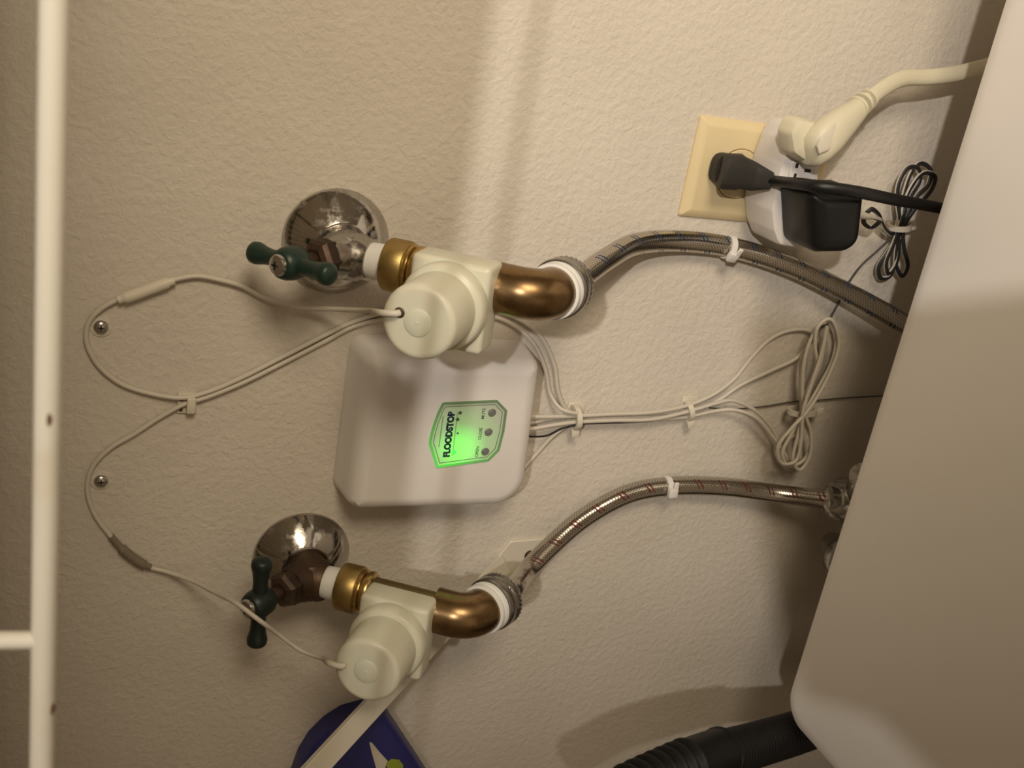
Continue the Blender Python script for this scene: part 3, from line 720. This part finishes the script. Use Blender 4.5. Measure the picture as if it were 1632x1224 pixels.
# ------------------------------------------------------------------ wall outlet
def outlet():
    x0, x1 = -.1306, -.0604; z1 = 1.4500 - .3985; z0 = z1 - .1145
    c = V(((x0 + x1) / 2, 0, (z0 + z1) / 2))
    t = empty('wall_outlet', c, 'yellowed ivory wall outlet plate with two sockets', 'outlet')
    pl = rounded_poly([(x0, z0), (x1, z0), (x1, z1), (x0, z1)], .0022, 5)
    obj('cover_plate', stack(bmesh.new(), [(pl, 0), (pl, .0016), (inset_poly(pl, .0010), .0030), (inset_poly(pl, .0052), .0056), (inset_poly(pl, .0066), .0060)], wall3), M_ivory, t, angle=25)
    for dz in (.0195, -.0195):
        o = V((c.x - .001, 0, c.z + dz))
        obj('socket_gap', lathe(bmesh.new(), [(.0178, .0055), (.0178, .0063), (.0170, .0064)], o, (0, -1, 0), 40), mat('socket_gap_shade', (.22, .15, .07), .7), t)
        f = obj('socket', lathe(bmesh.new(), [(.0171, .0055), (.0171, .0070), (.0164, .0077), (.0002, .0077)], o, (0, -1, 0), 40), M_ivory_d, t)
        for sx in (-.0064, .0064): obj('slot', box(bmesh.new(), o + V((sx, -.0078, .003)), (.0012, .0006, .0080)), M_dark, f)
        obj('slot', lathe(bmesh.new(), [(.0024, .0075), (.0024, .0080)], o + V((0, 0, -.0075)), (0, -1, 0), 16), M_dark, f)
    obj('plate_screw', lathe(bmesh.new(), [(.0035, .0058), (.0033, .0068), (.0003, .0071)], c, (0, -1, 0), 20), M_ivory_d, t)
    return c
OC = outlet()
SO = V((OC.x - .001, 0, OC.z + .0195)); SL = V((OC.x - .001, 0, OC.z - .0195))

def tap():
    c = at(1262, 268, .020); c = V((c.x, 0, c.z))
    t = empty('tap_adapter', V((c.x, -.0077, c.z)), 'round white multi-way socket adapter plugged into the wall outlet', 'adapter')
    def flat(pxl, h):
        q = [V((p.x, p.z)) for p in (at(u, v, h) for u, v in pxl)]
        return q if sum(q[i - 1].x * q[i].y - q[i].x * q[i - 1].y for i in range(len(q))) > 0 else q[::-1]
    pl = rounded_poly(flat([(1276, 196), (1260, 226), (1246, 264), (1236, 300), (1230, 336), (1233, 368), (1242, 392), (1296, 400), (1303, 330), (1308, 262), (1318, 205)], .045), .008, 5)
    obj('body', stack(bmesh.new(), [(inset_poly(pl, .004), .0080), (inset_poly(pl, .0012), .0090), (pl, .012), (pl, .0405), (inset_poly(pl, .0010), .0440), (inset_poly(pl, .0032), .0452)], wall3), M_white, t, angle=40)
    pl = rounded_poly(flat([(1262, 256), (1302, 262), (1298, 296), (1256, 292)], .047), .0015, 3)
    f = obj('socket_face', stack(bmesh.new(), [(pl, .0450), (pl, .0468), (inset_poly(pl, .0008), .0475)], wall3), M_white, t, angle=30)
    for u, v, sx, sz in ((1270, 264, .0030, .0022), (1287, 272, .0022, .0050), (1267, 280, .0030, .0020)):
        q = at(u, v, .0475); obj('slot', box(bmesh.new(), q, (sx, .0006, sz)), M_dark, f)
    return c
TC = tap()

def plug_body(bm, secs, sides=24, pw=3.2):
    """loft of superellipse sections: (centre, dir_u*half_u, dir_v*half_v)."""
    rings = []
    for c, a, b in secs:
        r = []
        for k in range(sides):
            q = 2 * PI * k / sides; cs, sn = math.cos(q), math.sin(q)
            e = (abs(cs) ** pw + abs(sn) ** pw) ** (-1 / pw)
            r.append(bm.verts.new(V(c) + V(a) * (cs * e) + V(b) * (sn * e)))
        rings.append(r)
    for A, B in zip(rings, rings[1:]):
        for k in range(sides): bm.faces.new((A[k], A[(k + 1) % sides], B[(k + 1) % sides], B[k]))
    bm.faces.new(rings[0][::-1]); bm.faces.new(rings[-1]); return bm
X, Yo, Z = V((1, 0, 0)), V((0, -1, 0)), V((0, 0, 1))
def black_plug():
    base = V((SO.x, -.0077, SO.z))
    t = empty('black_plug', base, 'black angled mains plug in the bare outlet socket with its flat cord', 'plug')
    ctr = lambda u, v, h: at(u, v, h)
    p0 = at(1150, 272, .023); p1 = at(1176, 274, .024); p2 = at(1200, 281, .027); p3 = at(1216, 285, .034); p4 = at(1229, 288, .041)
    d = (p3 - p0).normalized(); up = (Yo - d * Yo.dot(d)).normalized(); sd = d.cross(up)
    secs = [(p0 - d * .0005, sd * .0095, up * .0085), (p0, sd * .0112, up * .0105), (p0 + d * .002, sd * .0120, up * .0115), (p1, sd * .0122, up * .0118), (p1 + d * .003, sd * .0108, up * .0100), (p2, sd * .0098, up * .0085), (p3, sd * .0076, up * .0066), (p4, sd * .0058, up * .0050)]
    obj('plug_body', plug_body(bmesh.new(), secs), M_greyr, t, angle=35)
    q = V((p0.x, -.0077, p0.z)) + d * .011; q.y = -.0077
    bm = plug_body(bmesh.new(), [(V((q.x, -.0080, q.z)), X * .0105, Z * .0105), (V((q.x, -.017, q.z)), X * .0110, Z * .0110)])
    obj('plug_face', bm, M_greyr, t, angle=35)
    P = [p3, p4, at(1246, 290, .0525), at(1268, 292, .068), at(1298, 296, .084), at(1334, 301, .092), at(1372, 307, .094), at(1420, 317, .087), at(1490, 330, .066), at(1560, 345, .050), at(1610, 360, .046)]
    obj('cord', sweep(bmesh.new(), resample(spline(P, 12), .002), .0040, 16, r2=.0033, ref=(.25, -1, .15)), M_black, t)
black_plug()
def black_adapter():
    hz0, hz1 = .0452, .084
    A = at(1301, 345, .070)
    t = empty('power_adapter', V((A.x, -hz0, A.z)), 'black rounded power adapter block plugged into the white tap adapter', 'power adapter')
    pts = [at(1287, 303, hz1 - .006), at(1377, 303, hz1 - .006), at(1366, 402, hz1 - .006), at(1292, 404, hz1 - .006)]
    q = [V((p.x, p.z)) for p in pts]
    pl = rounded_poly(q, [.005, .005, .0125, .010], 10)
    cx = sum(p.x for p in pl) / len(pl); area = sum(pl[i - 1].x * pl[i].y - pl[i].x * pl[i - 1].y for i in range(len(pl)))
    obj('case', stack(bmesh.new(), [(inset_poly(pl, .002), hz0), (pl, hz0 + .002), (pl, hz1 - .010), (inset_poly(pl, .0012), hz1 - .006), (inset_poly(pl, .0035), hz1 - .0025), (inset_poly(pl, .008), hz1 - .0004), (inset_poly(pl, .0115), hz1)], wall3), M_black, t, angle=45)
    obj('strain_relief', tube([at(1362, 340, .062), at(1378, 344, .058), at(1392, 346, .054)], lambda l: .0032 - l * .06, .0015, 14), M_offwhite, t)
black_adapter()
def white_plug():
    c0 = at(1290, 222, .052)
    t = empty('white_plug', V((c0.x, -.0476, c0.z)), 'cream angled mains plug with ribbed neck above the black adapter', 'plug')
    d = (at(1362, 178, .050) - at(1292, 232, .060)); d = d.normalized()
    up = (Yo - d * Yo.dot(d)).normalized(); sd = d.cross(up)
    # flat head seated on the tap
    hp = [at(1268, 186, .060), at(1318, 198, .060), at(1322, 258, .060), at(1296, 268, .060), at(1262, 245, .060), at(1256, 212, .060)]
    q = [V((p.x, p.z)) for p in hp]
    area = sum(q[i - 1].x * q[i].y - q[i].x * q[i - 1].y for i in range(len(q)))
    if area < 0: q = q[::-1]
    pl = rounded_poly(q, .006, 5)
    obj('plug_head', stack(bmesh.new(), [(pl, .0476), (pl, .058), (inset_poly(pl, .0015), .0615), (inset_poly(pl, .005), .063)], wall3), M_crm, t, angle=35)
    s = []
    for u, v, h, a, b in ((1285, 250, .063, .006, .006), (1292, 243, .0655, .0105, .008), (1305, 230, .066, .0125, .0095), (1322, 215, .064, .0128, .0095), (1340, 198, .060, .0112, .0085), (1356, 184, .056, .0090, .0075), (1368, 173, .053, .0076, .0066)):
        s.append((at(u, v, h), sd * a, up * b))
    obj('plug_body', plug_body(bmesh.new(), s, 28, 2.5), M_crm, t, angle=50)
    # finger recess
    s = []
    for u, v, h, a in ((1303, 238, .0745, .0035), (1316, 226, .0756, .0066), (1332, 209, .0720, .0058), (1344, 197, .0670, .0030)): s.append((at(u, v, h), sd * a, up * .0008))
    obj('grip_pad', plug_body(bmesh.new(), s, 20, 2.2), M_offwhite, t, angle=60)
    nd = (at(1395, 150, .046) - at(1362, 177, .054)).normalized()
    for k in range(3):
        o = at(1366 + 9 * k, 172 - 7 * k, .0525 - .002 * k)
        obj('neck_rib', lathe(bmesh.new(), [(.004, -.0012), (.0082 - .0006 * k, -.0011), (.0082 - .0006 * k, .0011), (.004, .0012)], o, nd, 28), M_crm, t)
    P = [at(1362, 177, .053), at(1385, 158, .049), at(1412, 138, .042), at(1440, 125, .036), (at(1480, 123, .032)), at(1520, 118, .030), at(1560, 109, .030), at(1610, 96, .034), at(1650, 88, .04)]
    obj('cord', sweep(bmesh.new(), resample(spline(P, 12), .002), .0056, 16, r2=.0036, ref=(.3, -1, .0)), M_crm, t)
white_plug()

# adapter lead: striped twin wire wound in a figure of eight
def adapter_lead():
    P = [(1388, 346, .052), (1402, 352, .038), (1388, 362, .030), (1376, 352, .030), (1386, 334, .032), (1400, 342, .028), (1408, 362, .022), (1424, 372, .016)]
    loopA = [(1432, 350, .012), (1440, 310, .012), (1452, 275, .011), (1466, 260, .010), (1482, 270, .011), (1480, 292, .012), (1462, 312, .013), (1444, 345, .014)]
    loopB = [(1432, 375, .014), (1414, 402, .014), (1400, 425, .013), (1404, 443, .012), (1418, 440, .012), (1428, 415, .012), (1432, 385, .013)]
    loopC = [(1436, 350, .016), (1448, 305, .015), (1470, 276, .014), (1490, 282, .013), (1484, 302, .013), (1460, 330, .014), (1440, 362, .015), (1440, 395, .015), (1446, 425, .014), (1438, 440, .013), (1428, 425, .013), (1430, 385, .014), (1434, 355, .016),
             (1430, 320, .015), (1432, 292, .014), (1446, 268, .013), (1462, 268, .013), (1466, 286, .014), (1448, 318, .016), (1436, 352, .017), (1424, 388, .016), (1412, 418, .015), (1416, 436, .014), (1428, 420, .014), (1434, 380, .014)]
    tail = [(1424, 376, .010), (1400, 398, .008), (1372, 424, .007), (1352, 452, .0035), (1338, 480, .003), (1326, 502, .004), (1320, 515, .008), (1306, 524, .011), (1292, 548, .011)]
    t = empty('adapter_lead', at(1432, 360, .012), 'black-striped white wire wound in a figure of eight below the black adapter', 'cable')
    M_dlead = mat('dark_lead', (.06, .055, .05), .55)
    obj('wire', tube([at(*p) for p in P + loopA + loopB + loopC], .00150, .0018, 12, r2=.0019, ref=None), M_stripe, t)
    tag(obj('wire', tube([at(*p) for p in tail], .00085, .002, 10), M_dlead, t), 'dark single tail of the wound wire')
adapter_lead()
soft_tie(at(1433, 361, .0150), (.0072, .0072), at(1440, 320) - at(1428, 400), 'pale tie at the waist of the wound striped wire', M_whitec, False)

# ------------------------------------------------------------------ drain hose
def drain():
    p = [at(1420, 1120, .060), at(1340, 1142, .070), at(1280, 1164, .092), at(1200, 1188, .118), at(1130, 1208, .138), at(1060, 1238, .156), at(960, 1290, .18), at(860, 1360, .20)]
    t = empty('drain_hose', p[2], 'black corrugated drain hose coming out from behind the washing machine corner', 'hose')
    pts = resample(spline(p, 20), .0008); Ls = [0]
    for a, b in zip(pts, pts[1:]): Ls.append(Ls[-1] + (b - a).length)
    key = lambda q: min(range(len(pts)), key=lambda i: (pts[i] - q).length)
    i1 = key(at(1152, 1202, .132)); i2 = key(at(1095, 1222, .147))
    r0 = .0165
    obj('fine_ribbed_tube', sweep(bmesh.new(), pts[:i1 + 4], lambda l: r0 + .0006 * math.sin(l * 2 * PI / .0042), 28), M_blackm, t, angle=80)
    obj('cuff', sweep(bmesh.new(), pts[i1:i2], lambda l: r0 + .0022 + (.0010 if .001 < l < .004 else 0), 28), M_blackm, t, angle=50)
    obj('bellows', sweep(bmesh.new(), pts[i2 - 3:], lambda l: r0 + .0012 + .0026 * math.sin(l * 2 * PI / .0105), 28), M_blackm, t, angle=80)
drain()

# ------------------------------------------------------------------ blue packet hanging at the left
def packet():
    pxs = [(468, 1262), (482, 1222), (500, 1193), (524, 1169), (552, 1151), (580, 1143), (604, 1138), (618, 1144), (640, 1176), (672, 1224), (705, 1275), (640, 1330), (500, 1330)]
    q = [at(u, v, .020) for u, v in pxs]; q = [V((p.x, p.z)) for p in q]
    area = sum(q[i - 1].x * q[i].y - q[i].x * q[i - 1].y for i in range(len(q)))
    if area < 0: q = q[::-1]
    pl = rounded_poly(q, .012, 5)
    c = at(580, 1230, 0)
    t = empty('blue_packet', (c.x, 0, c.z), 'blue packet with a white streak and lime spot behind the shelf brace', 'packet')
    obj('pouch', stack(bmesh.new(), [(pl, 0), (pl, .016), (inset_poly(pl, .002), .0195), (inset_poly(pl, .006), .021)], wall3), M_blue, t, angle=45)
    def flat(name, pxl, h, m):
        q = [V((p.x, p.z)) for p in (at(u, v, h) for u, v in pxl)]
        a = sum(q[i - 1].x * q[i].y - q[i].x * q[i - 1].y for i in range(len(q)))
        if a < 0: q = q[::-1]
        pl = rounded_poly(q, .0008, 2)
        return obj(name, stack(bmesh.new(), [(pl, .0205), (pl, .0214)], wall3), m, t)
    flat('printed_streak', [(588, 1182), (593, 1184), (606, 1200), (618, 1213), (612, 1228), (600, 1226), (594, 1205)], .0212, M_offwhite)
    flat('printed_spot', [(616, 1216), (624, 1210), (636, 1211), (643, 1220), (640, 1232), (626, 1236), (617, 1228)], .0214, M_lime)
packet()

# ------------------------------------------------------------------ added unseen carton standing in for the photographer, to shade the machine and wall
def blocker():
    z0 = ZT + .0092
    t = empty('shadow_blocker', (0, -.742, z0), 'added unseen carton standing on the front of the washing machine, outside the picture', 'blocker')
    pl = rounded_poly([(-.148, z0), (.112, z0), (.112, 1.482), (.02, 1.458), (-.148, 1.375)], .004, 3)
    obj('back_panel', stack(bmesh.new(), [(pl, .7150), (pl, .7180)], wall3), M_card, t)
    p2 = rounded_poly([(-.148, z0), (.112, z0), (.112, 1.33), (-.148, 1.33)], .002, 2)
    obj('front_panel', stack(bmesh.new(), [(p2, .7690), (p2, .7720)], wall3), M_card, t)
    for sx in (-.1465, .1105): obj('side_panel', box(bmesh.new(), (sx, -.7435, (z0 + 1.33) / 2), (.003, .051, 1.33 - z0)), M_card, t)
    obj('base_panel', box(bmesh.new(), (-.018, -.7435, z0 + .002), (.253, .051, .003)), M_card, t)
blocker()
